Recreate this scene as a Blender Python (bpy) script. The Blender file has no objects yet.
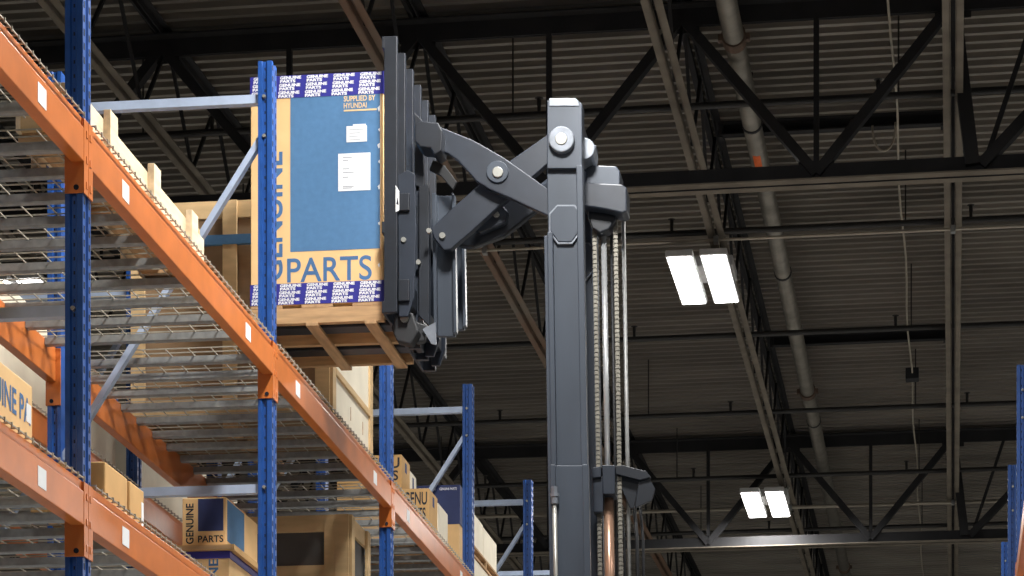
import bpy, math, random
from mathutils import Vector, Matrix
random.seed(7)
S = bpy.context.scene
COL = S.collection
R = math.radians
# ------------------------------------------------------------------ camera
F, CX, HY = 2500.0, 610.0, 1091.0            # focal length, principal column, horizon row (1024x576 frame)
YAW = math.atan((910 - CX) / F)              # the aisle runs along +Y
EYE = 1.6
cam_d = bpy.data.cameras.new('camera'); cam = bpy.data.objects.new('camera', cam_d); COL.objects.link(cam)
cam_d.sensor_width = 36.0; cam_d.lens = F / 1024 * 36
cam_d.shift_x = -(CX - 512) / 1024; cam_d.shift_y = (HY - 288) / 1024
cam_d.clip_end = 300
cam.location = (0, 0, EYE); cam.rotation_euler = (R(90), 0, YAW)
S.camera = cam
# ------------------------------------------------------------------ world, exposure
w = bpy.data.worlds.new('world'); S.world = w; w.use_nodes = True
w.node_tree.nodes['Background'].inputs[0].default_value = (0.86, 0.92, 1.0, 1)
w.node_tree.nodes['Background'].inputs[1].default_value = 0.025
S.view_settings.view_transform = 'Standard'; S.view_settings.look = 'None'
S.view_settings.exposure = 0.0; S.view_settings.gamma = 1.0; S.view_settings.use_curve_mapping = False
# ------------------------------------------------------------------ lamps: (roof x, roof y, z, watts of its own light)
LAMP_SPOTS = [(-2.12, 21.35, 8.55, 170), (-2.2, 29.63, 8.55, 110), (-8.0, 21.15, 8.55, 80),
              (-2.1, 13.2, 8.55, 260), (-1.75, 10.2, 8.55, 370), (-1.6, 3.0, 8.55, 100),
              (5.6, 9.0, 8.55, 230), (5.6, 20.0, 8.55, 460), (5.6, 29.0, 8.55, 460), (-12.5, 18.0, 8.55, 230), (-12.5, 30.0, 8.55, 330)]  # this row: unseen lamps added so light off the floor brightens the roof
ROOF_TURN = -math.atan((953 - CX) / F) + YAW  # the roof and right rack are turned a degree against the left rack
LAMP_COL = (1.0, 0.975, 0.93)

# ================================================================== helpers
def srgb(r, g, b):
    f = lambda c: (c / 12.92 if c <= .04045 else ((c + .055) / 1.055) ** 2.4)
    return tuple(f(v / 255) for v in (r, g, b)) + (1,)

def ray(px, py, yaw=YAW):
    a, b = (px - CX) / F, (HY - py) / F
    c, s = math.cos(yaw), math.sin(yaw)
    return Vector((-s + a * c, c + a * s, b))
def at(px, py, Y):
    d = ray(px, py); t = Y / d.y
    return Vector((d.x * t, Y, EYE + d.z * t))

def mat(name, col, rough=.6, metal=0.0, var=.12, scale=8, bump=0.0, stretch=(1, 1, 1), spec=.5, dirt=None):
    m = bpy.data.materials.new(name); m.use_nodes = True
    nt = m.node_tree; b = nt.nodes['Principled BSDF']
    tc = nt.nodes.new('ShaderNodeTexCoord'); mp = nt.nodes.new('ShaderNodeMapping')
    mp.inputs['Scale'].default_value = stretch
    nt.links.new(tc.outputs['Object'], mp.inputs['Vector'])
    n = nt.nodes.new('ShaderNodeTexNoise'); n.inputs['Scale'].default_value = scale; n.inputs['Detail'].default_value = 5
    nt.links.new(mp.outputs[0], n.inputs['Vector'])
    r = nt.nodes.new('ShaderNodeValToRGB')
    lo = tuple(c * (1 - var) for c in col[:3]) + (1,); hi = tuple(min(1, c * (1 + var)) for c in col[:3]) + (1,)
    if dirt: lo = dirt
    r.color_ramp.elements[0].position = .3; r.color_ramp.elements[1].position = .7
    r.color_ramp.elements[0].color = lo; r.color_ramp.elements[1].color = hi
    nt.links.new(n.outputs['Fac'], r.inputs['Fac']); nt.links.new(r.outputs[0], b.inputs['Base Color'])
    b.inputs['Roughness'].default_value = rough; b.inputs['Metallic'].default_value = metal
    b.inputs['Specular IOR Level'].default_value = spec
    if bump:
        bp = nt.nodes.new('ShaderNodeBump'); bp.inputs['Strength'].default_value = bump; bp.inputs['Distance'].default_value = .01
        nt.links.new(n.outputs['Fac'], bp.inputs['Height']); nt.links.new(bp.outputs[0], b.inputs['Normal'])
    return m
def emis(name, col, k):
    m = bpy.data.materials.new(name); m.use_nodes = True
    b = m.node_tree.nodes['Principled BSDF']
    b.inputs['Base Color'].default_value = (.9, .9, .9, 1)
    b.inputs['Emission Color'].default_value = col; b.inputs['Emission Strength'].default_value = k
    return m

M = {}
M['blue'] = mat('blue paint', srgb(36, 80, 152), .36, 0, .18, 14, .05)
M['hole'] = mat('punched hole', srgb(14, 18, 34), .9)
M['orange'] = mat('orange paint', srgb(204, 116, 56), .31, 0, .12, 6, .05)
M['galv'] = mat('galvanised steel', srgb(150, 152, 152), .45, .35, .18, 25)
M['brace'] = mat('pale grey blue paint', srgb(176, 192, 218), .45, .1, .1, 12)
M['wire'] = mat('zinc wire', srgb(172, 166, 152), .45, .3, .15, 30)
M['bolt'] = mat('bright bolt', srgb(165, 165, 160), .35, .5)
M['wood'] = mat('pallet wood', srgb(190, 154, 114), .75, 0, .22, 5, .2, (1, 8, 8), .3)
M['woody'] = mat('pallet wood lengthwise', srgb(184, 148, 110), .75, 0, .22, 5, .2, (8, 1, 8), .3)
M['pale'] = mat('pale pine', srgb(224, 205, 174), .75, 0, .16, 5, .15, (6, 1, 6), .3)
M['ply'] = mat('pale plywood', srgb(206, 176, 132), .75, 0, .15, 4, .1, (1, 1, 4), .3)
M['board'] = mat('brown cardboard', srgb(206, 166, 112), .8, 0, .07, 6, .05, spec=.25)
M['tan'] = mat('tan printed cardboard', srgb(238, 198, 142), .7, 0, .05, 9, .03, spec=.3)
M['white'] = mat('white carton', srgb(236, 228, 208), .75, 0, .06, 6, spec=.3)
M['paper'] = mat('white paper label', srgb(240, 242, 245), .6, 0, .03, 20)
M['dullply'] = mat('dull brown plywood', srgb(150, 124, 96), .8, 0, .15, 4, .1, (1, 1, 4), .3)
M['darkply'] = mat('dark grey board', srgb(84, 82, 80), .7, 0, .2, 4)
M['ink'] = mat('grey print', srgb(150, 155, 165), .7)
M['panel'] = mat('blue printed panel', srgb(82, 124, 166), .7, 0, .06, 30, .03, spec=.3)
M['tape'] = mat('violet blue tape', srgb(52, 52, 146), .4, 0, .08, 20)
M['tapewhite'] = mat('white tape print', srgb(236, 238, 246), .5)
M['bluetext'] = mat('blue print', srgb(70, 112, 160), .7)
M['tantext'] = mat('tan print', srgb(232, 202, 150), .7)
M['blacktext'] = mat('dark print', srgb(40, 44, 54), .8)
M['navy'] = mat('navy print', srgb(46, 58, 104), .7)
M['truck'] = mat('dark slate truck paint', srgb(41, 48, 60), .40, .1, .14, 9, .04)
M['truckdark'] = mat('black truck paint', srgb(30, 35, 44), .42, .1, .2, 9)
M['mast'] = mat('grey mast paint', srgb(64, 72, 84), .40, .15, .14, 5, .04, (1, 1, .3))
M['worn'] = mat('worn mast steel', srgb(128, 134, 144), .42, .4, .25, 12)
M['rubber'] = mat('black rubber', srgb(30, 32, 36), .6)
M['chrome'] = mat('chrome rod', srgb(225, 228, 232), .25, .6, .03)
M['copper'] = mat('bronze cylinder', srgb(200, 160, 136), .3, .6, .08, 8)
M['chain'] = mat('chain steel', srgb(132, 129, 120), .45, .6, .2, 40)
M['deck'] = mat('roof deck metal', srgb(152, 146, 138), .42, .8, .25, 2.2, 0, (.25, 1, 1))
M['steel'] = mat('dark roof steel', srgb(44, 44, 46), .75, 0, .2, 4, spec=.2)
M['joist'] = mat('lit brown grey joist steel', srgb(112, 105, 95), .75, 0, .2, 4, spec=.2)  # light caught on the lower steel is put into this paler tone
M['rust'] = mat('rusty joist steel', srgb(104, 96, 86), .7, 0, .2, 1.4, 0, (1, 1, 1), dirt=srgb(114, 82, 62))
M['pipe'] = mat('galvanised pipe', srgb(128, 124, 116), .42, .45, .2, 6)
M['pipedark'] = mat('dark sprinkler pipe', srgb(44, 43, 43), .6, .1, .2, 6)
M['coupling'] = mat('rusty coupling', srgb(92, 74, 62), .7, 0, .25, 12)
M['conduit'] = mat('pale conduit', srgb(168, 160, 146), .5, .2, .1, 6)
M['floor'] = mat('concrete floor', srgb(196, 194, 188), .5, 0, .1, .6)
M['wall'] = mat('wall panel', srgb(150, 150, 146), .8, 0, .05, .4)
M['lamp'] = emis('lit lamp lens', (1, .98, .95, 1), 12.0)
M['lampbody'] = mat('white lamp housing', srgb(200, 200, 200), .5)
M['orangehead'] = mat('orange tag', srgb(210, 96, 40), .5)

class MB:
    def __init__(s): s.v, s.f, s.m = [], [], []
    def poly(s, vs, fs, mi=0):
        o = len(s.v); s.v += [tuple(v) for v in vs]
        for f in fs: s.f.append([o + i for i in f]); s.m.append(mi)
        return s
    def box(s, x0, x1, y0, y1, z0, z1, mi=0):
        return s.poly([(x0,y0,z0),(x1,y0,z0),(x1,y1,z0),(x0,y1,z0),(x0,y0,z1),(x1,y0,z1),(x1,y1,z1),(x0,y1,z1)],
               [(3,2,1,0),(4,5,6,7),(0,1,5,4),(1,2,6,5),(2,3,7,6),(3,0,4,7)], mi)
    def prism(s, pts, d, mi=0):
        """closed outline pts (3-D, planar) swept by vector d"""
        n = len(pts); d = Vector(d); p = [Vector(q) for q in pts]
        nrm = Vector((0, 0, 0))
        for i in range(n): nrm += p[i].cross(p[(i + 1) % n])
        if nrm.dot(d) > 0: p.reverse()
        vs = p + [q + d for q in p]
        fs = [tuple(range(n)), tuple(range(2 * n - 1, n - 1, -1))]
        for i in range(n):
            j = (i + 1) % n; fs.append((j, i, n + i, n + j))
        return s.poly(vs, fs, mi)
    def bar(s, a, b, wx, wz, mi=0, up=(0, 0, 1)):
        """square bar from a to b; wz measured along up as far as possible"""
        a, b = Vector(a), Vector(b); d = (b - a).normalized(); u = Vector(up)
        if abs(d.dot(u)) > .98: u = Vector((0, 1, 0))
        x = d.cross(u).normalized(); z = x.cross(d).normalized()
        q = [a + x * (i * wx / 2) + z * (j * wz / 2) for i, j in ((-1,-1),(1,-1),(1,1),(-1,1))]
        return s.prism(q, b - a, mi)
    def tube(s, pts, r, n=8, mi=0):
        pts = [Vector(p) for p in pts]; rings = []; u = None
        for i, p in enumerate(pts):
            d = (pts[min(i + 1, len(pts) - 1)] - pts[max(i - 1, 0)]).normalized()
            if u is None: u = d.orthogonal().normalized()
            u = (u - d * u.dot(d)).normalized(); vv = d.cross(u)
            rr = r[i] if isinstance(r, (list, tuple)) else r
            rings.append([p + (u * math.cos(2*math.pi*k/n) + vv * math.sin(2*math.pi*k/n)) * rr for k in range(n)])
        vs = [q for g in rings for q in g]; fs = []
        for i in range(len(pts) - 1):
            for k in range(n):
                k2 = (k + 1) % n
                fs.append((i*n + k, i*n + k2, (i+1)*n + k2, (i+1)*n + k))
        fs.append(tuple(range(n - 1, -1, -1))); fs.append(tuple((len(pts)-1)*n + k for k in range(n)))
        return s.poly(vs, fs, mi)
    def build(s, name, mats, parent=None, bevel=0, smooth=False):
        me = bpy.data.meshes.new(name); me.from_pydata(s.v, [], s.f)
        if not isinstance(mats, (list, tuple)): mats = [mats]
        for m in mats: me.materials.append(M[m] if isinstance(m, str) else m)
        me.polygons.foreach_set('material_index', s.m)
        if smooth: me.polygons.foreach_set('use_smooth', [True] * len(s.f))
        me.update()
        o = bpy.data.objects.new(name, me); COL.objects.link(o)
        if parent is not None:
            o.parent = parent
            inv = Matrix.Identity(4); q = parent
            # parents are placed at build time by location only
            off = Vector((0, 0, 0))
            while q is not None: off += q.location; q = q.parent
            o.location = -off
        if bevel:
            b = o.modifiers.new('bevel', 'BEVEL'); b.width = bevel; b.segments = 2; b.limit_method = 'ANGLE'
        return o

def empty(name, loc=(0, 0, 0)):
    o = bpy.data.objects.new(name, None); COL.objects.link(o); o.location = loc; o.empty_display_size = .2
    return o
def tag(o, label=None, cat=None, group=None, kind=None):
    if label: o['label'] = label
    if cat: o['category'] = cat
    if group: o['group'] = group
    if kind: o['kind'] = kind
    return o
def children(o): return [c for c in bpy.data.objects if c.parent == o]
def copy_tree(o, parent=None):
    c = o.copy(); COL.objects.link(c)
    if parent is not None: c.parent = parent
    for ch in children(o): copy_tree(ch, c)
    return c
def turn(o):                                   # swing a thing that was built in roof axes into place
    o.matrix_world = Matrix.Rotation(ROOF_TURN, 4, 'Z') @ Matrix.Translation(o.location)
    return o
def write(name, txt, origin, xdir, ydir, size, material, parent, width=None, bold=.0, lift=.0012):
    """one line of raised lettering; size = cap height, origin = left end of the baseline"""
    cu = bpy.data.curves.new(name, 'FONT'); cu.body = txt; cu.size = 1.0; cu.offset = bold
    tmp = bpy.data.objects.new(name, cu); COL.objects.link(tmp)
    dg = bpy.context.evaluated_depsgraph_get(); dg.update()
    me = bpy.data.meshes.new_from_object(tmp.evaluated_get(dg))
    bpy.data.objects.remove(tmp)
    xs = [v.co.x for v in me.vertices]; ys = [v.co.y for v in me.vertices]
    x0, x1, y1 = min(xs), max(xs), max(ys)
    k = size / y1; kx = (width / (x1 - x0)) if width else k
    X, Y = Vector(xdir).normalized(), Vector(ydir).normalized(); N = X.cross(Y)
    O = Vector(origin)
    vs = [O + X * ((v.co.x - x0) * kx) + Y * (v.co.y * k) + N * lift for v in me.vertices]
    fs = [list(p.vertices) for p in me.polygons]
    bpy.data.meshes.remove(me)
    if parent is None: return vs, fs
    return MB().poly(vs, fs).build(name, material, parent)

# ================================================================== setting
fl = MB().box(-26, 14, -6, 62, -.2, 0).build('floor', 'floor'); tag(fl, kind='structure')
wf = MB().box(-26, 14, 62, 62.2, 0, 9.7).build('wall_far', 'wall'); tag(wf, kind='structure')
DZ = 9.60                                       # underside of the roof deck
def roof_deck():
    m = MB(); p = .152; y = -4.0; prof = []
    while y < 58:
        prof += [(y, DZ), (y + .046, DZ), (y + .060, DZ + .075), (y + .138, DZ + .075)]
        y += p
    x0, x1 = -26, 13
    vs = [(x, a, b) for a, b in prof for x in (x0, x1)]
    fs = [(2*i, 2*i + 2, 2*i + 3, 2*i + 1) for i in range(len(prof) - 1)]
    m.poly(vs, fs)
    m.box(x0, x1, -4, 58, DZ + .09, DZ + .14)
    o = m.build('ceiling', 'deck'); o.rotation_euler.z = ROOF_TURN
    return tag(o, kind='structure')
roof_deck()

# ------------------------------------------------------------------ roof trusses
PN = 1.97
TB0, TB1, TT0, TT1 = 8.20, 8.32, 9.40, 9.54
def truss(Y, label):
    t = empty('roof_truss', (0, Y, TB0))
    x0, x1 = -17.5, 8.0
    c = MB()
    for s in (-1, 1):
        c.box(x0, x1, Y + s*.012 - (.09 if s < 0 else 0), Y + s*.012 + (.09 if s > 0 else 0), TB0, TB0 + .012)
        c.box(x0, x1, Y + s*.012 - .006, Y + s*.012 + .006, TB0, TB1 + .02, 1)
    c.build('bottom_chord', ['joist', 'steel'], t)  # flange paler than the upright leg: its light from below is painted in
    c = MB()
    for s in (-1, 1):
        c.box(x0, x1, Y + s*.012 - (.09 if s < 0 else 0), Y + s*.012 + (.09 if s > 0 else 0), TT1 - .014, TT1)
        c.box(x0, x1, Y + s*.012 - .006, Y + s*.012 + .006, TT0, TT1)
    c.build('top_chord', 'steel', t)
    zb, zt = TB1 - .05, TT0 + .06
    for k in range(-9, 4):
        xt = PN * k
        if k < 0:
            xb = xt + PN / 2
            MB().bar((xt, Y, zt), (xb, Y, zb), .07, .085, 0, (0, 1, 0)).build('web_diagonal', 'steel', t)
            if k < -1 or True:
                xn = xt + PN
                if k < -1 or xn <= 0: MB().bar((xb, Y, zb), (xn, Y, zt), .07, .085, 0, (0, 1, 0)).build('web_diagonal', 'steel', t)
            MB().bar((xb, Y, zb), (xb, Y, zt), .04, .04).build('web_post', 'steel', t)
    for k in range(-9, 1):
        x = PN * k
        MB().box(x - .13, x + .13, Y - .005, Y + .005, TT0 - .05, TT0 + .1).build('gusset_plate', 'steel', t)
        if k < 0: MB().box(x + PN/2 - .13, x + PN/2 + .13, Y - .005, Y + .005, TB0 + .02, TB1 + .05).build('gusset_plate', 'steel', t)
    MB().bar((0.0, Y, zt), (.14, Y, zb), .10, .14, 0, (0, 1, 0)).build('web_post', 'steel', t)
    MB().bar((.22, Y, zb), (.62, Y, zt), .035, .035, 0, (0, 1, 0)).build('web_rod', 'steel', t)
    MB().bar((.2, Y, zb), (1.35, Y, zt), .08, .11, 0, (0, 1, 0)).build('web_diagonal', 'steel', t)
    for k in range(1, 4):
        MB().bar((1.35 + (k-1)*PN, Y, zt), (1.35 + (k-.5)*PN, Y, zb), .07, .085, 0, (0, 1, 0)).build('web_diagonal', 'steel', t)
    turn(t)
    return tag(t, label, 'roof truss', 'roof trusses under the metal deck')
truss(18.23, 'dark steel roof truss crossing the top of the picture just behind the mast head')
truss(30.35, 'smaller distant steel roof truss crossing behind the lower pair of lit lamp panels')
# ------------------------------------------------------------------ bar joists along the building
JN = {-8: 'brown steel bar joist eighth to the left of the straight up one', -7: 'brown steel bar joist far left, behind the nearest blue post',
      -6: 'brown steel bar joist seen between the left blue post and the horizontal grey brace',
      -5: 'brown steel bar joist above the low pale crate at left', -4: 'brown steel bar joist seen over the horizontal brace at left of the tall carton',
      -3: 'brown steel bar joist running up behind the tall blue carton', -2: 'steel bar joist with rusty orange patches behind the load backrest and lift arms',
      -1: 'brown steel bar joist running beside the two lit lamps', 0: 'brown steel bar joist that rises straight up at right of the picture',
      1: 'brown steel bar joist at the far right edge'}
def joist(k):
    X = PN * k; zb, zt = 8.78, 9.6
    t = empty('bar_joist', (X, 8.0, zb)); y0, y1 = 8.0, 54.0
    mt = 'rust' if k == -2 else 'joist'
    c = MB()
    for s in (-1, 1):
        a, b = sorted((s*.02, s*.072))
        c.box(X + a, X + b, y0, y1, zb, zb + .008); c.box(X + s*.02 - .004, X + s*.02 + .004, y0, y1, zb, zb + .055)
    c.build('bottom_chord', mt, t)  # lit lower chord painted paler than the shaded top chord
    c = MB()
    for s in (-1, 1):
        a, b = sorted((s*.02, s*.072))
        c.box(X + a, X + b, y0, y1, zt - .008, zt); c.box(X + s*.02 - .004, X + s*.02 + .004, y0, y1, zt - .06, zt)
    c.build('top_chord', 'steel', t)
    c = MB(); y = y0; up = False
    while y < y1 - .6:
        a = (X, y, zt - .04 if up else zb + .04); y += .61; up = not up
        c.bar(a, (X, y, zt - .04 if up else zb + .04), .024, .024)
    c.build('web_rods', 'steel', t)
    turn(t)
    tag(t, JN[k], 'roof joist', 'bar joists under the roof deck')
for k in range(-8, 2): joist(k)
# header channels between joists
for (Y, lab) in ((20.5, 'dark header beam between two joists above the upper lit lamp'), (26.35, 'dark header beam between two joists below the upper lit lamp')):
    h = empty('roof_header_beam', (-PN/2, Y, 9.44))
    b = MB()
    b.box(-PN + .08, -.08, Y - .006, Y + .006, 9.44, 9.55); b.box(-PN + .08, -.08, Y - .07, Y, 9.44, 9.452); b.box(-PN + .08, -.08, Y - .07, Y, 9.54, 9.55)
    b.build('web_plate', 'steel', h)
    for x in (-PN + .08, -.08): MB().box(x - .02, x + .02, Y - .05, Y + .05, 9.43, 9.55).build('end_clip', 'steel', h)
    turn(h); tag(h, lab, 'roof beam', 'header beams')
# ------------------------------------------------------------------ pipes
XM, ZM = -1.565, 9.2
p = empty('sprinkler_main_pipe', (XM, 10, ZM))
MB().tube([(XM, 10, ZM), (XM, 52, ZM)], .076, 16).build('pipe', 'pipe', p, smooth=True)
for y in (18.0, 27.2, 36.4):
    q = MB().tube([(XM, y - .06, ZM), (XM, y + .06, ZM)], .090, 16).build('coupling', 'coupling', p, smooth=False)
    MB().box(XM - .115, XM + .115, y - .03, y + .03, ZM - .022, ZM + .022).build('coupling_bolt', 'coupling', q)
for y in (19.6, 23.2, 28.4):
    MB().tube([(XM, y - .02, ZM), (XM, y + .02, ZM)], .082, 16).bar((XM, y, ZM + .07), (XM, y, DZ), .014, .014).build('pipe_hanger', 'steel', p)
MB().prism([(XM - .03 + .0785*math.sin(a)*.9 + .03, 20.1, ZM - .0785*math.cos(a)) for a in (-.5, -.2, .1, .4)] + [(XM, 20.1, ZM - .05)], (0, .25, 0)).build('orange_sticker', 'orangehead', p)
turn(p); tag(p, 'thick galvanised sprinkler main pipe with rusty coupling running under the roof', 'pipe')
BL = ['dark sprinkler branch pipe crossing just above the lift arms', 'dark sprinkler branch pipe crossing above the upper lit lamp',
      'dark sprinkler branch pipe crossing just below the upper lit lamp', 'dark sprinkler branch pipe second below the upper lit lamp',
      'dark sprinkler branch pipe crossing just above the lower lit lamp', 'dark sprinkler branch pipe farthest back at the bottom']
for i, Y in enumerate((18.65, 21.4, 24.35, 27.15, 30.0, 32.9)):
    Z = 8.98
    t = empty('sprinkler_branch_pipe', (-4, Y, Z))
    MB().tube([(-16, Y, Z), (4, Y, Z)], .026, 10).build('pipe', 'pipedark', t, smooth=True)
    for j in range(7):
        x = -13.3 + j * 2.55 + (.7 if i % 2 else 0)
        MB().tube([(x, Y, Z), (x, Y, Z + .07)], .014, 8).tube([(x, Y, Z + .07), (x, Y, Z + .12), (x, Y, Z + .125)], [.016, .016, .034], 10).build('sprinkler_head', 'pipedark', t)
    for j in range(6): MB().bar((-12 + j * 2.9, Y, Z), (-12 + j * 2.9, Y, DZ), .012, .012).build('hanger_rod', 'pipedark', t)
    turn(t); tag(t, BL[i], 'pipe', 'sprinkler branch pipes')
for (Y, r, lab) in ((20.9, .013, 'thin pale conduit crossing the roof just above the upper lit lamp'), (30.6, .022, 'pale conduit crossing the roof at the lower lit lamp')):
    Z = 8.738; t = empty('conduit', (-4, Y, Z))
    MB().tube([(-15, Y, Z), (-8, Y, Z + .01), (-.06, Y, Z), (2.5, Y, Z)], r, 8).build('tube', 'conduit', t, smooth=True)
    for j in range(9):
        x = -13.79 + j * PN
        MB().box(x - .02, x + .02, Y - .03, Y + .03, Z - .03, Z + .026).build('clamp', 'galv', t)
    turn(t); tag(t, lab, 'conduit', 'roof conduits')
# long cable with box and loop
t = empty('electrical_cable', (-.43, 20, 9.22))
MB().tube([(-.44 + .012*math.sin(y*1.7), y, 9.25 - .03*abs(math.sin(y*.8))) for y in [14 + .7*i for i in range(40)]], .010, 6).build('cable_run', 'conduit', t, smooth=True)
MB().box(-.5, -.36, 26.75, 26.9, 9.17, 9.29).build('junction_box', 'rubber', t, bevel=.008)
c0 = (-.53, 19.5, 9.08)
MB().tube([(c0[0] + .09*math.cos(a) , c0[1], c0[2] + .19*math.sin(a)*(1 if a > math.pi else .45)) for a in [math.pi*.95 + i*math.pi*1.1/12 for i in range(13)]], .009, 6).build('hanging_loop', 'conduit', t, smooth=True)
turn(t); tag(t, 'thin pale electrical cable with hanging loop and junction box under the roof', 'cable')
# ------------------------------------------------------------------ high bay lamps; the last five are added, out of view
LL = ['upper pair of lit lamp panels hanging right of the mast', 'lower pair of lit lamp panels hanging right of the mast',
      'lit lamp seen through the wire deck at the left edge',
      'high bay lamp over the aisle straight above the lifted carton', 'high bay lamp over the aisle just before the lifted carton', 'high bay lamp over the aisle above the camera',
      'nearest added fill lamp out of view to the right', 'second added fill lamp out of view to the right', 'third added fill lamp out of view to the right',
      'nearer added fill lamp out of view at far left', 'farther added fill lamp out of view at far left']
for i, (x, y, z, W) in enumerate(LAMP_SPOTS):
    t = empty('high_bay_light', (x, y, z))
    b = MB(); b.box(x - .27, x + .27, y - .22, y + .22, z + .05, z + .14)
    for s in (-1, 1):
        b.box(x + s*.143 - .115, x + s*.143 + .115, y - .64, y + .64, z + .006, z + .06)
    b.build('housing', 'lampbody', t, bevel=.008)
    for s in (-1, 1):
        MB().box(x + s*.143 - .1, x + s*.143 + .1, y - .615, y + .615, z - .004, z + .008).build('lamp_lens', 'lamp', t)
    jx = PN * round(x / PN) if x < 3 else x; jz = 8.762 if -16 < jx < 3 else DZ
    for sx in (-1, 1):
        for sy in (-1, 1): MB().bar((x + sx*.2, y + sy*.18, z + .1), (jx + sx*.05, y + sy*.05, jz), .008, .008).build('hanging_wire', 'galv', t)
    ld = bpy.data.lights.new('lamp light', 'AREA'); ld.shape = 'RECTANGLE'; ld.size = .5; ld.size_y = 1.25; ld.energy = W; ld.color = LAMP_COL
    lo = bpy.data.objects.new('lamp_light', ld); COL.objects.link(lo); lo.parent = t; lo.location = (0, 0, -.02)
    turn(t); tag(t, LL[i], 'lamp', 'high bay lamps')

# ================================================================== racking
PX, RX = -3.245, -4.35                            # front and rear post lines of the near row
PITCH = 2.915; PY = [9.50 + PITCH * (k - 1) for k in range(8)]
PW, PD, PTOP = .072, .095, 6.82
LA, LB = 5.405, 3.985
def post_mesh(X, Y, face=1, ztop=PTOP):
    m = MB(); a, b = PW/2, PD/2; g = .012
    out = [(-a,-b),(-.017,-b),(-.012,-b+g),(.006,-b+g),(.011,-b),(a,-b),(a,-.018),(a-.008,-.012),(a-.008,.012),(a,.018),(a,b),(.011,b),(.006,b-g),(-.012,b-g),(-.017,b),(-a,b)]
    m.prism([(X + face*x, Y + y, .02) for x, y in out], (0, 0, ztop - .02))
    z = 3.2
    while z < ztop - .04:                        # punched slots: front face pairs, side face round holes
        for s in (-1, 1):
            xx = X + face*a
            m.box(min(xx, xx + face*.0012), max(xx, xx + face*.0012), Y + s*.031 - .006, Y + s*.031 + .006, z, z + .026, 1)
        m.box(X - .005, X + .001, Y - b + g - .0012, Y - b + g, z, z + .014, 1)
        z += .055
    return m
def upright(X0, X1, Y, label, group):
    """frame with its aisle post on X0 and its back post on X1"""
    f = 1 if X0 > X1 else -1
    t = empty('upright_frame', ((X0 + X1)/2, Y, 0))
    for X, fc in ((X0, f), (X1, -f)):
        p = post_mesh(X, Y, fc).build('post', ['blue', 'hole'], t)
        MB().box(X - .07, X + .07, Y - .08, Y + .08, 0, .02).build('foot_plate', 'blue', p)
        for z in (6.64, 6.44, 4.66, 2.68):
            MB().tube([(X + fc*-.004, Y - PD/2 - .006, z), (X + fc*-.004, Y - PD/2 + .02, z)], .009, 8).build('bolt', 'bolt', p)
    for z in (6.64, 4.66, 2.68, .7):
        MB().box(min(X0, X1) + .03, max(X0, X1) - .03, Y - .022, Y + .022, z - .022, z + .022).build('horizontal_brace', 'brace', t)
    for za, zb in ((6.44, 4.84), (2.86, 4.48), (2.48, .88)):
        MB().bar((X0 - f*.03, Y - .004, za), (X1 + f*.03, Y - .004, zb), .03, .042, 0, (0, 1, 0)).build('diagonal_brace', 'brace', t)
    return tag(t, label, 'rack frame', group)
def beam(X, f, Ya, Yb, ztop, label, group, stickers=True):
    """step beam between posts at Ya and Yb, its front turned to f*X"""
    t = empty('rack_beam', (X, (Ya + Yb)/2, ztop - .175))
    xf = X + f*.042
    y0, y1 = Ya + PD/2, Yb - PD/2
    prof = [(-.052, 0), (0, 0), (0, .132), (-.010, .136), (-.010, .175), (-.052, .175)]
    MB().prism([(xf + f*a, y0, ztop - .175 + b) for a, b in prof], (0, y1 - y0, 0)).build('bar', 'orange', t, bevel=.003)
    for ye, s in ((y0, -1), (y1, 1)):
        c = MB()
        yc = ye + s*.001
        c.box(min(X - f*.036, xf), max(X - f*.036, xf), min(yc - s*.007, yc), max(yc - s*.007, yc), ztop - .297, ztop - .005)
        xa = X + f*.0375
        c.box(min(xa, xa + f*.006), max(xa, xa + f*.006), min(yc - s*.007, yc + s*.045), max(yc - s*.007, yc + s*.045), ztop - .297, ztop - .005)
        for z in (ztop - .06, ztop - .16, ztop - .26):
            c.box(min(xa, xa + f*.009), max(xa, xa + f*.009), ye + s*.026 - .008, ye + s*.026 + .008, z - .014, z + .014, 0)
        c.tube([(X + f*.012, yc - s*.004 - .008, ztop - .275), (X + f*.012, yc - s*.004 + .008, ztop - .275)], .011, 8, 1)
        c.build('end_connector', ['orange', 'hole'], t, bevel=.0015)
    if stickers:
        for fr in (.15, .83):
            y = y0 + fr*(y1 - y0)
            MB().box(min(xf, xf + f*.0015), max(xf, xf + f*.0015), y - .045, y + .045, ztop - .145, ztop - .07).build('paper_sticker', 'paper', t)
    return tag(t, label, 'rack beam', group)
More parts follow.
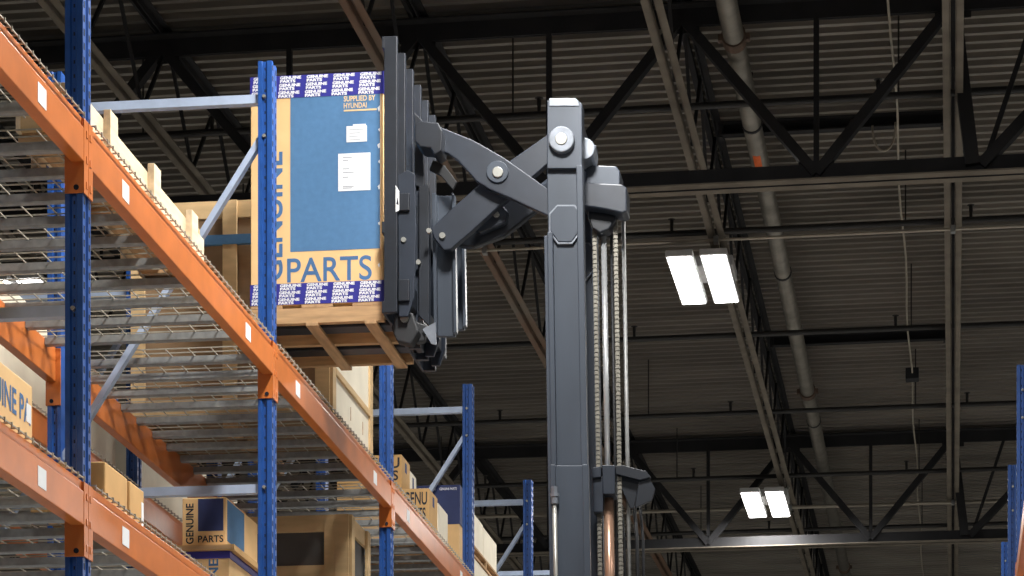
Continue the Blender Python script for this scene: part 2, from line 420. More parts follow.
def wire_deck(Xa, Xb, y0, y1, ztop, label, group, n=5):
    """Xa = aisle beam, Xb = back beam"""
    f = 1 if Xa > Xb else -1
    t = empty('wire_deck', ((Xa + Xb)/2, (y0 + y1)/2, ztop))
    g = MB(); xa, xb = Xa + f*.047, Xb - f*.047
    ny = int((y1 - y0) / .07); r = .0024
    for i in range(ny + 1):
        y = y0 + .01 + i * (y1 - y0 - .02) / ny
        g.box(min(xa, xb), max(xa, xb), y - r, y + r, ztop + .006, ztop + .0115)
        g.box(min(xa, xa + f*.006), max(xa, xa + f*.006), y - r, y + r, ztop - .008, ztop + .0115)
    nx = 10
    for i in range(nx + 1):
        x = xa + (xb - xa) * i / nx
        g.box(x - r, x + r, y0, y1, ztop + .001, ztop + .006)
    g.build('mesh', 'wire', t)
    for i in range(n):
        y = y0 + (i + .5) * (y1 - y0) / n
        c = MB(); a, b = sorted((Xa - f*.012, Xb + f*.012))
        c.prism([(a, y + p, ztop - q) for p, q in ((-.024, 0), (-.024, .034), (-.014, .038), (.014, .038), (.024, .034), (.024, 0))], (b - a, 0, 0))
        c.build('support_channel', 'galv', t)
    return tag(t, label, 'wire deck', group)

ORD = {1: 'the nearest blue post at the left edge', 2: 'the blue post in front of the tall carton', 3: 'the blue post under the lifted pallet',
       4: 'the blue post with the slanting brace left of the mast', 5: 'the last short blue post left of the mast', 6: 'the rack end hidden behind the mast'}
FL = {1: 'nearest blue rack frame, its post running full height at the left', 2: 'bright blue rack frame whose post stands in front of the tall carton',
      3: 'blue rack frame whose post shows just below the lifted pallet', 4: 'blue rack frame with pale braces right of the stacked small cartons',
      5: 'small bright blue rack frame closest to the left side of the mast', 6: 'distant blue rack frame hidden mostly behind the mast'}
for k in range(1, 7): upright(PX, RX, PY[k], FL[k], 'frames of the left rack')
NB = {0: 'left of the nearest blue post', 1: 'just right of the nearest blue post', 2: 'under the lifted pallet',
      3: 'beside the small printed cartons', 4: 'left of the mast', 5: 'hidden behind the mast'}
for k in range(0, 6):
    a, b = PY[k], PY[k+1]
    beam(PX, 1, a, b, LA, 'orange front beam of the upper level ' + NB[k], 'upper front beams of the left rack')
    beam(RX, -1, a, b, LA, 'orange rear beam of the upper level ' + NB[k], 'upper rear beams of the left rack', False)
    for h, hn in ((0, 'nearer'), (1, 'farther')):
        ym = (a + b)/2; y0, y1 = ((a + .06, ym - .01) if h == 0 else (ym + .01, b - .06))
        wire_deck(PX, RX, y0, y1, LA, hn + ' wire deck of the upper level ' + NB[k], 'upper wire decks of the left rack')
for k in range(0, 3):
    a, b = PY[k], PY[k+1]
    beam(PX, 1, a, b, LB, 'orange front beam of the lower level ' + NB[k], 'lower front beams of the left rack')
    beam(RX, -1, a, b, LB, 'orange rear beam of the lower level ' + NB[k], 'lower rear beams of the left rack', False)
    for h, hn in ((0, 'nearer'), (1, 'farther')):
        ym = (a + b)/2; y0, y1 = ((a + .06, ym - .01) if h == 0 else (ym + .01, b - .06))
        wire_deck(PX, RX, y0, y1, LB, hn + ' wire deck of the lower level ' + NB[k], 'lower wire decks of the left rack')
# second row, back to back
QX, TX = -4.87, -5.97
for k in (2, 3, 4): upright(QX, TX, PY[k], 'blue rack frame of the row behind, level with ' + {2: 'the tall carton', 3: 'the small brown cartons at lower left', 4: 'the fourth post'}[k], 'frames of the rack row behind')
for k in (1, 2, 3):
    if k > 1 or True:
        beam(QX, 1, PY[k], PY[k+1], LA, 'orange beam of the row behind, seen past the rack ' + NB[k], 'beams of the rack row behind', False)
        beam(TX, -1, PY[k], PY[k+1], LA, 'farthest orange beam of the row behind ' + NB[k], 'beams of the rack row behind', False)
    for h, hn in ((0, 'nearer'), (1, 'farther')):
        a, b = PY[k], PY[k+1]; ym = (a + b)/2; y0, y1 = ((a + .06, ym - .01) if h == 0 else (ym + .01, b - .06))
        wire_deck(QX, TX, y0, y1, LA, hn + ' wire deck of the row behind ' + NB[k], 'wire decks of the rack row behind')
# right hand rack
RR = [(18.25, 'blue rack frame at the right edge, the tallest of the three'), (21.15, 'blue rack frame at the right edge, the middle of the three'), (24.1, 'blue rack frame low at the right edge, the shortest of the three')]
for Y, lab in RR:
    t = upright(.49, 1.59, Y, lab, 'frames of the right rack'); turn(t)
for (a, b, lab) in ((15.3, 18.25, 'orange beam in the bottom right corner'), (18.25, 21.15, 'orange beam of the right rack behind the corner post'), (21.15, 24.1, 'orange beam of the right rack, farthest bay')):
    t = beam(.49, -1, a, b, LA, lab, 'beams of the right rack', False); turn(t)

# ================================================================== goods
def carton(x0, x1, y0, y1, z0, z1, label, group=None, body='board', tape=True, name='carton'):
    t = empty(name, ((x0 + x1)/2, (y0 + y1)/2, z0))
    MB().box(x0, x1, y0, y1, z0, z1).build('body', body, t, bevel=.006)
    if tape:
        ym = (x0 + x1)/2
        m = MB(); e = .0015
        m.box(ym - .025, ym + .025, y0 - e, y1 + e, z1, z1 + e); m.box(ym - .025, ym + .025, y0 - e, y0, z1 - .07, z1); m.box(ym - .025, ym + .025, y1, y1 + e, z1 - .07, z1)
        m.build('packing_tape', 'tan', t)
    tag(t, label, 'carton', group)
    return t
def pallet(x0, x1, y0, y1, z0, label, h=.125, along='Y', name='wooden_pallet', nb=5, gap=.45, lw=.09):
    t = empty(name, ((x0 + x1)/2, (y0 + y1)/2, z0))
    bt = .018
    wd = (x1 - x0); bw = wd / (nb + (nb - 1) * gap)
    for i in range(nb):                           # deck boards along Y
        a = x0 + i * bw * (1 + gap)
        MB().box(a, a + bw, y0, y1, z0 + h - bt, z0 + h).build('deck_board', 'woody', t, bevel=.002)
    for y in (y0, (y0 + y1)/2 - .02, y1 - .04):
        MB().box(x0, x1, y, y + .04, z0 + bt, z0 + h - bt).build('stringer', 'wood', t, bevel=.002)
    for fr in (.02, .42, .86):
        a = x0 + fr * wd
        MB().box(a, a + lw, y0 - .012, y1 + .012, z0, z0 + bt).build('bottom_board', 'woody', t, bevel=.002)
    return tag(t, label, 'pallet')
def crate(x0, x1, y0, y1, z0, z1, label, name='wooden_crate', mid=1, panel='ply', tall=True, sidebat=3, sidemat='pale', openwin=False):
    """crate with framed front (towards -Y) and framed aisle side (+X)"""
    t = empty(name, ((x0 + x1)/2, (y0 + y1)/2, z0))
    e = .02
    b = MB(); b.box(x0 + e, x1 - e, y0 + e, y1 - e, z0 + .1, z1 - .01)
    b.build('panel_box', panel, t)
    for i in range(3):
        a = x0 + i*((x1 - x0) - .09)/2
        MB().box(a, a + .09, y0, y1, z0, z0 + .09).build('skid', 'woody', t)
    H = z1 - z0
    bw = min(.1, H*.16)
    for z in (z0 + .1, z1 - bw):                  # rails round the box
        MB().box(x0, x1, y0, y0 + e, z, z + bw).build('front_rail', 'ply', t, bevel=.002)
        MB().box(x1 - e, x1, y0 + e, y1, z, z + bw).build('side_rail', sidemat, t, bevel=.002)
    n = mid + 2
    for i in range(n):
        a = x0 + i * ((x1 - x0) - .085)/(n - 1)
        MB().box(a, a + .085, y0 - .018, y0, z0 + .1, z1 - .002).build('front_batten', 'ply', t, bevel=.002)
    for i in range(sidebat):
        a = y0 + i * ((y1 - y0) - .08)/(sidebat - 1)
        MB().box(x1, x1 + .018, a, a + .08, z0 + .1, z1 - .002).build('side_batten', sidemat, t, bevel=.002)
    return tag(t, label, 'crate')
DA, DB = LA + .0118, LB + .0118                    # tops of the wire decks

# ------ low pale open crate along the front of the second bay, upper level
def low_crate():
    x0, x1, y0, y1, z0 = -3.58, -3.30, 9.72, 11.46, DA
    t = empty('low_wooden_crate', ((x0 + x1)/2, (y0 + y1)/2, z0))
    for i in range(2):
        a = x0 + .02 + i*.15
        MB().box(a, a + .1, y0 + .02, y1 - .02, z0 + .045, z0 + .063).build('floor_board', 'woody', t)
    for y in (y0 + .03, (y0 + y1)/2, y1 - .13):
        MB().box(x0, x1 - .03, y, y + .1, z0, z0 + .045).build('skid', 'wood', t)
    for x in (x1 - .02, x0):
        MB().box(x, x + .02, y0, y1, z0 + .05, z0 + .19).build('side_board', 'pale', t, bevel=.002)
        for y in (y0 + .26, y0 + .86, y0 + 1.44):
            xx = x + .02 if x > x0 + .1 else x - .03
            MB().box(xx, xx + .03, y, y + .1, z0, z0 + .228).build('side_batten', 'pale', t, bevel=.002)
    for y in (y0, y1 - .02):
        MB().box(x0 + .02, x1 - .02, y, y + .02, z0 + .05, z0 + .24).build('end_board', 'ply', t, bevel=.002)
    return tag(t, 'low pale wooden crate with upright battens on the upper front edge at left', 'crate')
low_crate()
# ------ tall crate behind the lifted carton
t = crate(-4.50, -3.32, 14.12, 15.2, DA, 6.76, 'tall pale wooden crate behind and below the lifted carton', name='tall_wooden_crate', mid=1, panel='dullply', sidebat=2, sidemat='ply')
MB().box(-3.3205, -3.314, 14.2, 15.12, DA + .12, 6.74).build('white_side_sheet', 'white', t)
MB().box(-3.32, -3.300, 14.2, 15.12, 5.755, 5.79).build('side_rail', 'ply', t)
for q in (14.62, 14.95): MB().box(-3.3145, -3.3125, q, q + .012, 5.6, 5.68).build('sheet_slot', 'woody', t)
MB().box(-4.38, -3.42, 14.095, 14.102 + .02, 6.50, 6.555).build('blue_strip', 'panel', t)
t2 = t
# ------ crate on the lower level
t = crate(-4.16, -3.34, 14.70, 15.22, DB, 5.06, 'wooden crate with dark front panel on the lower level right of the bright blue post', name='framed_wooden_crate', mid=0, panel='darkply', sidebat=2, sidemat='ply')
MB().box(-4.08, -3.49, 14.705, 14.721, 4.60, 4.76).build('front_slat', 'ply', t)
MB().box(-3.49, -3.345, 14.690, 14.712, DB + .1, 5.05).build('wide_stile', 'ply', t)

# ------ small cartons in a row, lower level second bay
c = carton(-3.62, -3.30, 10.0, 10.3, DB, 4.20, 'small brown carton on the lower beam beside the nearest post, left of two', 'small cartons on the lower level')
MB().box(-3.55, -3.42, 9.9985, 10.0, DB + .05, DB + .12).build('paper_label', 'paper', c)
c = carton(-3.55, -3.30, 10.33, 10.53, DB, 4.20, 'small brown carton on the lower beam with white side label, right of two', 'small cartons on the lower level')
MB().box(-3.30, -3.2985, 10.49, 10.52, DB + .03, DB + .15).build('paper_label', 'paper', c)
# ------ long carton on the lower level, left edge
c = carton(-3.85, -3.31, 8.35, 9.17, DB, 4.275, 'long beige carton with blue lettering at the left edge, lower level', None, 'tan', False, 'long_carton')
write('lettering', 'GENUINE PA', (-3.31, 8.57, DB + .125), (0, 1, 0), (0, 0, 1), .095, 'bluetext', c, width=.575, bold=.02)
MB().box(-3.31, -3.3085, 9.10, 9.15, DB + .13, DB + .2).build('paper_label', 'paper', c)

# ------ cartons with black print, upper level fourth bay
def print_carton(x0, x1, y0, y1, z0, z1, label, l1, l2, group):
    c = carton(x0, x1, y0, y1, z0, z1, label, group, tape=False)
    W, H = x1 - x0, z1 - z0
    k = H * .25
    write('lettering', l1, (x0 + .02, y0, z0 + H*.62), (1, 0, 0), (0, 0, 1), k*1.2, 'blacktext', c, width=W - .035, bold=.02)
    write('lettering', l2, (x0 + .03, y0, z0 + H*.27), (1, 0, 0), (0, 0, 1), k*1.1, 'blacktext', c, width=W - .055, bold=.02)
    MB().box(x1, x1 + .0015, (y0 + y1)/2 - .03, (y0 + y1)/2 + .03, z1 - .1, z1 - .03).build('side_mark', 'navy', c)
    return c
pallet(-4.2, -3.32, 17.1, 18.12, DA, 'wooden pallet under the printed carton at the fourth blue post', .1)
print_carton(-3.535, -3.335, 17.19, 17.5, DA + .1, 5.812, 'brown carton with black print at the front edge, fourth bay', 'GENU', 'PARTS', 'black print cartons')
carton(-3.60, -3.335, 17.53, 17.9, DA + .1, 5.79, 'pale carton directly behind the printed one at the front edge', 'black print cartons', 'white')
carton(-4.0, -3.61, 17.22, 18.15, DA + .1, 5.91, 'large brown carton under the upper printed carton by the third post', 'black print cartons')
print_carton(-3.94, -3.615, 17.6, 17.9, 5.911, 6.16, 'upper brown carton with black print just right of the third post', 'GENU', 'PARTS', 'black print cartons')
c = carton(-3.84, -3.615, 17.92, 18.14, 5.911, 6.12, 'smaller pale carton with blue mark behind the upper printed one', 'black print cartons', 'white')
MB().box(-3.615, -3.6135, 17.99, 18.04, 6.0, 6.09).build('side_mark', 'navy', c)
# navy taped carton behind the fourth post
pallet(-4.2, -3.32, 18.33, 18.68, DA, 'wooden pallet under the navy carton behind the fourth blue post', .12)
c = carton(-3.84, -3.33, 18.34, 18.66, DA + .12, 6.11, 'carton with navy panel behind the fourth blue post', None, 'tan', False)
MB().box(-3.844, -3.326, 18.337, 18.663, 5.82, 6.112).build('navy_panel', 'navy', c)
for q in range(3):
    write('tape_print', 'GENUINE PARTS', (-3.80 + .16*q, 18.337, 6.075), (1, 0, 0), (0, 0, 1), .018, 'tapewhite', c, width=.13, bold=.02)
# white cartons beyond
carton(-3.92, -3.31, 18.72, 19.95, DA, 5.68, 'white carton at the bottom of the stack beyond the fourth post', 'white cartons', 'white')
pallet(-3.95, -3.30, 18.72, 20.0, 5.682, 'wooden pallet between the white cartons beyond the fourth post', .085)
carton(-3.92, -3.32, 18.74, 19.32, 5.768, 6.03, 'white carton on the pallet, nearer of the pair beyond the fourth post', 'white cartons', 'white')
carton(-3.92, -3.32, 19.34, 19.97, 5.768, 6.02, 'white carton on the pallet, farther of the pair beyond the fourth post', 'white cartons', 'white')

# ------ carton stack on the lower level left of the bright blue post
c = carton(-3.98, -3.78, 12.62, 13.2, DB, 4.395, 'blue taped carton at the bottom of the stack left of the bright blue post', None, 'tape', False)
write('tape_print', 'GENUINE PARTS', (-3.975, 12.62, 4.31), (1, 0, 0), (0, 0, 1), .022, 'tapewhite', c, width=.19, bold=.02)
c = carton(-3.76, -3.5, 12.62, 13.2, DB, 4.395, 'tan printed carton at the bottom of the stack left of the bright blue post', None, 'tan', False)
write('lettering', 'GENUINE', (-3.56, 12.62, DB + .02), (0, 0, 1), (-1, 0, 0), .05, 'bluetext', c, width=.34, bold=.02)
MB().box(-3.765, -3.495, 12.616, 13.2, 4.36, 4.397).build('tape_band', 'tape', c)
s_ = empty('cardboard_sheet', (-3.75, 12.9, 4.397)); MB().box(-4.0, -3.47, 12.60, 13.25, 4.398, 4.428).build('sheet', 'board', s_)
MB().box(-3.99, -3.48, 12.598, 12.601, 4.403, 4.423).build('fluted_edge', 'wood', s_)
tag(s_, 'thick cardboard sheet lying under the open printed carton on the lower level', 'cardboard')
c = carton(-3.76, -3.525, 12.65, 13.28, 4.43, 4.685, 'tan carton with dark panel and print atop the stack left of the bright blue post', None, 'tan', False)
MB().box(-3.675, -3.54, 12.6485, 12.65, 4.51, 4.678).build('dark_panel', 'navy', c)
write('lettering', 'PARTS', (-3.675, 12.65, 4.452), (1, 0, 0), (0, 0, 1), .035, 'blacktext', c, width=.135, bold=.02)
write('lettering', 'GENUINE', (-3.70, 12.65, 4.445), (0, 0, 1), (-1, 0, 0), .04, 'blacktext', c, width=.21, bold=.02)
MB().box(-3.525, -3.5235, 12.67, 13.0, 4.46, 4.675).build('blue_panel', 'panel', c)

# ------ cartons on the row behind
for i, (a, b, z, lab) in enumerate(((9.9, 11.0, .55, 'nearest'), (11.1, 12.2, .6, 'second'), (12.65, 13.9, .62, 'third'), (14.0, 15.15, .58, 'fourth'), (15.6, 16.8, .6, 'fifth'), (16.95, 18.0, .55, 'farthest'))):
    carton(-5.85, -4.93, a, b, DA, DA + z, 'large beige carton on the row behind, %s along the row' % lab, 'cartons on the row behind', 'white')

# ================================================================== the lifted load
BX0, BX1, BY0, BY1, BZ0, BZ1 = -3.515, -2.79, 13.10, 13.90, 5.812, 7.040
pallet(BX0, BX1 + .004, BY0 - .005, BY1 + .01, 5.692, 'wooden pallet lifted on the forks under the tall blue carton', .1185, name='lifted_pallet', nb=3, gap=.62, lw=.064)
def big_box():
    t = empty('parts_carton', ((BX0 + BX1)/2, (BY0 + BY1)/2, BZ0))
    MB().box(BX0, BX1, BY0, BY1, BZ0, BZ1).build('body', 'tan', t, bevel=.004)
    e = .0015
    MB().box(BX0 + .218, BX1 - .018, BY0 - e, BY0, BZ0 + .285, BZ1 - .10).build('blue_panel', 'panel', t)
    MB().box(BX1, BX1 + e, BY0 + .02, BY1 - .2, BZ0 + .285, BZ1 - .10).build('blue_panel', 'panel', t)
    def band(z0, z1, nm, shift):
        b = MB().box(BX0 - e*2, BX1 + e*2, BY0 - e*2, BY1 + e*2, z0, z1).build(nm, 'tape', t)
        rows = 3; rh = (z1 - z0) / rows
        for cidx in range(7):
            vs, fs = [], []
            for r_ in range(rows):
                x = BX0 + .006 + cidx * .146 + r_*.005
                if x < BX0 + .003 or x + .118 > BX1: continue
                z = z0 + r_*rh
                for (txt, dz, wd, hh) in (('GENUINE', rh*.52, .116, rh*.40), ('PARTS', rh*.06, .084, rh*.38)):
                    a, f = write('x', txt, (x, BY0 - e*2, z + dz), (1, 0, 0), (0, 0, 1), hh, None, None, width=wd, bold=.05)
                    o = len(vs); vs += a; fs += [[o + i for i in q] for q in f]
            if vs: MB().poly(vs, fs).build('tape_print', 'tapewhite', b)
    band(BZ0 + .002, BZ0 + .115, 'lower_tape_band', .03)
    band(BZ1 - .118, BZ1 + .002, 'upper_tape_band', .03)
    write('lettering', 'PARTS', (BX0 + .200, BY0, BZ0 + .123), (1, 0, 0), (0, 0, 1), .128, 'bluetext', t, width=.462, bold=.01)
    write('lettering', 'GENUINE', (BX0 + .172, BY0, BZ0 + .135), (0, 0, 1), (-1, 0, 0), .105, 'bluetext', t, width=.69, bold=.02)
    y = BY0 - e
    for txt, z, h, wd in (('SUPPLIED BY', .145, .028, .172), ('HYUNDAI', .182, .028, .125)):
        write('small_print', txt, (BX0 + .51, y, BZ1 - z - .006), (1, 0, 0), (0, 0, 1), h, 'tantext', t, width=wd, bold=.02)
    MB().box(BX0 + .51, BX0 + .69, y - .001, y, BZ1 - .205, BZ1 - .196).build('print_rule', 'tantext', t)
    l = MB().box(BX0 + .525, BX0 + .636, y - .002, y, BZ1 - .37, BZ1 - .285).build('paper_label', 'paper', t)
    MB().box(BX0 + .56, BX0 + .63, y - .002, y, BZ1 - .286, BZ1 - .276).build('label_tab', 'paper', l)
    m = MB()
    for i in range(4): m.box(BX0 + .54, BX0 + .60 + .02*(i % 2), y - .0028, y - .002, BZ1 - .36 + i*.018, BZ1 - .357 + i*.018)
    m.build('label_print', 'ink', l)
    l = MB().box(BX0 + .480, BX0 + .655, y - .002, y, BZ1 - .63, BZ1 - .43).build('paper_label', 'paper', t)
    m = MB()
    for i, (z, wd) in enumerate(((.45, .05), (.465, .03), (.51, .035), (.53, .06), (.555, .03), (.605, .06), (.613, .05))): m.box(BX0 + .505, BX0 + .505 + wd, y - .0028, y - .002, BZ1 - z - .004, BZ1 - z)
    m.build('label_print', 'ink', l)
    for z, h, wd in ((.18, .035, .012), (.30, .02, .008), (.38, .03, .014), (.47, .02, .008), (.60, .03, .012), (.80, .02, .01), (1.02, .025, .012)):
        x = BX1 - .019
        MB().prism([(x, y - .0008, BZ1 - z), (x - wd, y - .0008, BZ1 - z - h*.4), (x - wd*.4, y - .0008, BZ1 - z - h), (x, y - .0008, BZ1 - z - h*.8)], (0, .0008, 0)).build('scuff', 'paper', t)
    return tag(t, 'tall tan and blue parts carton with white labels lifted on the forks', 'carton')
big_box()

# ================================================================== the lift truck
T = empty('reach_truck', (-1.6, 13.5, 0))
YN, YF = 13.03, 13.62                              # near and far side frames of the mast
def plate(pts, Y, th): return [at(x, y, Y) for x, y in pts], (0, th, 0)
def pl(m, pts, Y, th, mi=0): m.prism([at(x, y, Y) for x, y in pts], (0, th, 0), mi); return m
def ring(cx, cy, r, n=20): return [(cx + r*math.cos(2*math.pi*i/n), cy + r*math.sin(2*math.pi*i/n)) for i in range(n)]
YR = [YN]
def xz(px, py): v = at(px, py, YR[0]); return v.x, v.z
def plw(m, pts, Y, th, mi=0):
    """outline measured at the near side, built at depth Y"""
    m.prism([(xz(*p)[0], Y, xz(*p)[1]) for p in pts], (0, th, 0), mi); return m
def lean(y): return (y - 165) * .0165               # the mast leans slightly towards the load
def strip(x0, x1, ya, yb): return [(x0 + lean(ya), ya), (x1 + lean(ya), ya), (x1 + lean(yb), yb), (x0 + lean(yb), yb)]
FLOORY = HY + EYE * F / 13.17                      # image row of the floor at the truck
for Yb, side in ((YN, 1), (YF, -1)):
    near = side == 1
    m = MB()
    plw(m, strip(546, 582, 165, 640), Yb + .035, .05)             # web
    plw(m, strip(546, 551.5, 232, 640), Yb, .06)                  # flanges
    plw(m, strip(576, 582.5, 165, 640), Yb, .06)
    plw(m, [(547,100),(576,100),(582,103),(582,168),(547,168)], Yb + .005, .09)   # head block
    m.build('inner_mast_channel', 'mast', T, bevel=.004)
    m = MB()
    plw(m, [(550,213),(557,205),(574,205),(580,213),(580,229),(571,241),(558,241),(550,230)], Yb + .012, .03)
    m.build('mast_stop_cap', 'mast', T, bevel=.004)
    m = MB(); plw(m, [(548.5,212),(556.5,203.5),(574.5,203.5),(581.5,212),(581.5,230),(572,243),(557,243),(548.5,231)], Yb + .017, .02)
    m.build('worn_rim', 'worn', T, bevel=.003)
    m = MB(); plw(m, [(549,98),(575,98),(579,101),(579,106),(549,106)], Yb + .0, .09); m.build('mast_head_plate', 'worn', T, bevel=.003)
    m = MB()
    plw(m, strip(542.5, 546, 235, FLOORY), Yb + .01, .1)
    plw(m, strip(546, 584, 466, FLOORY), Yb - .012, .045)
    plw(m, strip(546, 551, 466, FLOORY), Yb - .035, .03)
    plw(m, strip(578, 584.5, 466, FLOORY), Yb - .035, .03)
    m.build('outer_mast_channel', 'mast', T, bevel=.003)
    # boss
    b = MB(); plw(b, ring(562, 141, 13), Yb - .03, .04); bo = b.build('pivot_boss', 'worn', T, bevel=.006)
    b = MB(); plw(b, ring(562, 141, 6), Yb - .036, .01); b.build('boss_pin', 'bolt', bo, bevel=.003)
    # scissor arms
    A = [(440,127),(474,141),(504,158),(528,175),(545,187),(560,200),(566,212),(560,222),(545,215),(511,199),(490,190),(477,182),(468,172),(458,161),(448,154),(438,151),(434,140)]
    B = [(550,128),(566,128),(572,141),(566,155),(548,159),(528,176),(511,192),(496,204),(470,228),(449,246),(442,247),(432,235),(429,225),(451,204),(474,184),(507,158)]
    if near:
        YR[0] = YN + .1; ya = YN + .09
        m = MB(); plw(m, A, ya, .04); m.build('scissor_arm', 'truck', T, bevel=.006)
        m = MB(); plw(m, B, ya + .06, .05); ab = m.build('scissor_arm', 'truck', T, bevel=.006)
        b = MB(); plw(b, ring(441, 233, 3), ya + .045, .02); b.build('arm_pin', 'bolt', ab)
        b = MB(); plw(b, ring(498, 173, 11), ya - .012, .016); bo = b.build('scissor_pivot', 'mast', T, bevel=.003)
        b = MB(); plw(b, ring(498.5, 174, 5.5), ya - .022, .014); b.build('pivot_bolt', 'bolt', bo, bevel=.004)
        YR[0] = YN
        m = MB(); plw(m, [(414,124),(420,120),(438,122),(442,130),(441,150),(434,154),(430,147),(420,146),(414,140)], YN + .01, .15); m.build('arm_bracket', 'truckdark', T, bevel=.006)
        m = MB(); plw(m, [(428,150),(440,156),(452,172),(448,180),(436,166),(424,160)], YN + .14, .02); m.build('hose', 'rubber', T, bevel=.003)
    # slide channel of the carriage
    m = MB(); e = 321 if near else 298; ys = YN + .215 if near else YN + .5
    plw(m, [(424,178),(446,178),(446,e),(426,e)], ys + .05, .03)
    plw(m, [(424,178),(428,178),(429,e),(426,e)], ys + .005, .05)
    plw(m, [(444,178),(447,180),(449,e - 2),(446,e)], ys + .005, .05)
    m.build('slide_channel', 'mast', T, bevel=.002)
# links behind the arms
m = MB(); m.prism([at(x, y, 13.32) for x, y in ((459,246),(474,247),(504,236),(541,207),(546,190),(524,178),(492,196),(470,222))], (0, .05, 0)); m.build('rear_link', 'truckdark', T, bevel=.01)
m = MB(); m.prism([at(x, y, 13.26) for x, y in ((471,229),(480,233),(506,222),(508,211),(500,202),(478,214))], (0, .05, 0)); lk = m.build('link_plate', 'truck', T, bevel=.008)
m = MB(); m.prism([at(x, y, 13.245) for x, y in ring(496, 214, 3)], (0, .02, 0)); m.build('link_bolt', 'bolt', lk)
m = MB(); m.tube([at(530, 205, 13.36), at(556, 184, 13.36)], .05, 14); m.build('reach_cylinder', 'truck', T)
# mast cross ties
def xzb(m, px0, px1, py0, py1, y0, y1, mi=0):
    a = xz(px0, py1); b = xz(px1, py0); m.box(a[0], b[0], y0, y1, a[1], b[1], mi); return m
m = MB(); xzb(m, 552, 578, 108, 126, YN + .08, YF + .02); xzb(m, 556, 574, 490, 520, YN + .08, YF); xzb(m, 550, 578, 760, 800, YN + .05, YF); m.build('cross_tie', 'truckdark', T, bevel=.004)
# far pin stack right of the head
m = MB(); plw(m, [(566,105),(570,104),(577,118),(578,138),(566,140)], YN + .16, .04); plw(m, ring(571, 138, 9), YN + .12, .03); plw(m, ring(579,134,11), YN + .2, .16)
m.build('head_pin_bracket', 'worn', T, bevel=.004)
# crosshead block with pulley
YC = 13.34
def plc(m, pts, Y, th, mi=0): m.prism([at(x, y, Y) for x, y in pts], (0, th, 0), mi); return m
m = MB(); plc(m, [(586,168),(592,165),(616,166),(620,171),(620,190),(585,190)], YC, .16); m.build('crosshead_cap', 'mast', T, bevel=.006)
m = MB(); plc(m, [(582,181),(600,183),(622,184),(627,188),(627,211),(622,213),(604,209),(583,206)], YC - .05, .14); m.build('crosshead', 'truck', T, bevel=.008)
m = MB(); plc(m, [(588,205),(616,209),(615,220),(609,229),(600,233),(592,228),(588,218)], YC + .02, .1); m.build('chain_pulley', 'truckdark', T, bevel=.008)
# cylinder, chains, hoses
def vline(px, y0, y1, Y, k=.0165): return [at(px + k*(y0 - 225), y0, Y), at(px + k*(y1 - 225), y1, Y)]
MB().tube(vline(603.5, 222, 520, 13.44), .016, 16).build('cylinder_rod', 'chrome', T, smooth=True)
MB().tube(vline(604.0, 495, 660, 13.44), .028, 18).build('cylinder_barrel', 'copper', T, smooth=True)
def chain(px, y0, y1, Y, nm='lift_chain', mt='chain'):
    a, b = vline(px, y0, y1, Y); n = int((a - b).length / .024); m = MB()
    for i in range(n):
        q = a.lerp(b, (i + .5)/n)
        m.box(q.x - .007, q.x + .007, q.y - .009, q.y + .009, q.z - .0095, q.z + .0095)
        m.box(q.x - .011, q.x - .007, q.y - .011, q.y + .011, q.z - .014, q.z + .006); m.box(q.x + .007, q.x + .011, q.y - .011, q.y + .011, q.z - .014, q.z + .006)
    m.build(nm, mt, T)
chain(615.5, 208, 660, 13.42); chain(594.5, 215, 660, 13.42, mt='chain')
for px, r in ((623.5, .011), (611, .007)):
    MB().tube(vline(px, 205, 660, 13.5), r, 8).build('hose', 'galv' if px > 620 else 'rubber', T, smooth=True)
# clamp and guard at the end of the inner mast
m = MB(); plc(m, [(602,465),(615,465),(615,494),(603,494)], 13.34, .14); plc(m, [(591,468),(601,466),(601,477),(592,478)], 13.34, .1); plc(m, [(592,478),(603,477),(603,512),(593,512)], 13.36, .1)
m.build('cylinder_clamp', 'truck', T, bevel=.004)
m = MB(); plc(m, [(615,466),(622,465),(646,471),(651,477),(640,480),(616,474)], 13.38, .03); plc(m, [(641,472),(646,471),(655,489),(652,500),(635,508),(637,492)], 13.40, .02); plc(m, [(616,470),(640,476),(634,508),(630,508),(622,490)], 13.43, .012)
m.build('hose_guard', 'truckdark', T, bevel=.003)
for px, r in ((633, .010), (639, .008), (620, .008)):
    a = at(px, 492, 13.5); b = at(px + 4, 540, 13.5); c_ = at(px + 6, 660, 13.5)
    MB().tube([a, b, c_], r, 8).build('hose', 'rubber', T, smooth=True)
MB().tube(vline(550, 503, 660, YN - .05), .012, 10).build('hydraulic_line', 'bolt', T, smooth=True)
MB().tube(vline(550.2, 487, 504, YN - .05), .019, 8).tube(vline(550.2, 493, 497, YN - .05), .024, 8).build('line_fitting', 'worn', T)
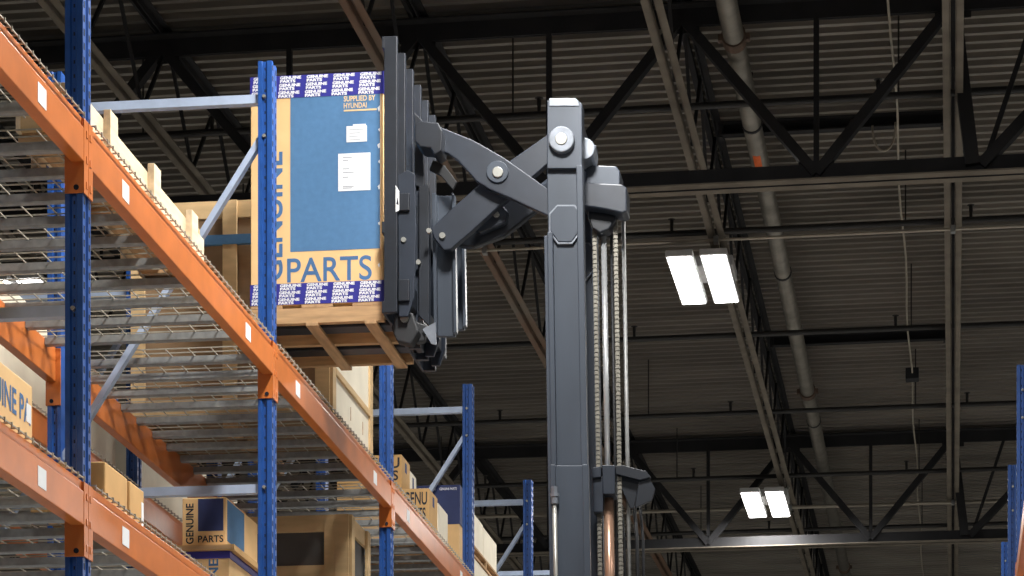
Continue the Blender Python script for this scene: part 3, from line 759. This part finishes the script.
# load backrest: five uprights across, rails, carriage
bars = [12.96 + i * .215 for i in range(6)]
xa, zt = xz(384.5, 42); xb, zb = xz(399.5, 316)
for i, y in enumerate(bars):
    m = MB(); m.box(xa + .012, xb, y, y + .035, zb, zt); m.build('backrest_bar', 'truckdark', T, bevel=.003)
for z in (zt - .06, zb + .42, zb): MB().box(xa, xa + .014, bars[0], bars[-1] + .035, z, z + .06).build('backrest_rail', 'truckdark', T, bevel=.002)
# fork carriage bars and plates between the backrest and the arms
m = MB()
for py0, py1 in ((196, 214), (282, 304)):
    a = xz(400, py1); b = xz(411, py0); m.box(a[0], b[0], bars[0] + .02, bars[-1] + .02, a[1], b[1])
m.build('fork_carriage_bar', 'truckdark', T, bevel=.004)
for Y in (13.0, 13.2, 13.72, 13.9):
    m = MB()
    plw(m, [(399,178),(408,172),(416,176),(417,232),(415,300),(409,318),(400,318)], Y, .025)
    m.build('carriage_plate', 'truck', T, bevel=.003)
m = MB(); plw(m, [(414,176),(424,176),(424,318),(414,308)], 13.16, .06); plw(m, [(408,100),(416,108),(418,180),(408,180)], 13.2, .04); m.build('carriage_link', 'truckdark', T, bevel=.003)
m = MB(); plw(m, [(398.5,190),(402,196),(402,215),(398.5,217)], 12.955, .004); wl = m.build('warning_label', 'paper', T)
m = MB(); plw(m, [(399.2,209),(400.6,202),(401.6,210)], 12.953, .003); m.build('label_symbol', 'blacktext', wl)
for Y in (13.2, 13.6):
    m = MB()
    a = xz(386, 338); b = xz(400, 250); m.box(a[0] + .012, b[0], Y, Y + .12, 5.716, b[1])
    m.box(BX0 + .03, a[0] + .04, Y, Y + .12, 5.716, 5.748)
    m.build('fork', 'truckdark', T, bevel=.006)
m = MB(); plw(m, [(399,306),(412,312),(418,330),(410,343),(396,340),(390,326)], 13.05, .08); plw(m, [(412,316),(424,320),(421,336),(412,338)], 13.12, .05); m.build('tilt_cylinder_bracket', 'rubber', T, bevel=.008)
m = MB(); plw(m, [(420,325),(433,318),(434,341),(429,340)], 13.1, .006); m.build('end_flap', 'worn', T)
for px, py, r, y in ((404, 318, 4, 13.03), (405, 242, 2.5, 12.99), (414, 255, 2.5, 13.14), (428, 229, 2.5, 13.05)):
    m = MB(); plw(m, ring(px, py, r), y, .025); m.build('carriage_bolt', 'bolt', T)
tag(T, 'dark grey reach truck mast with scissor arms lifting the tall blue carton', 'forklift')
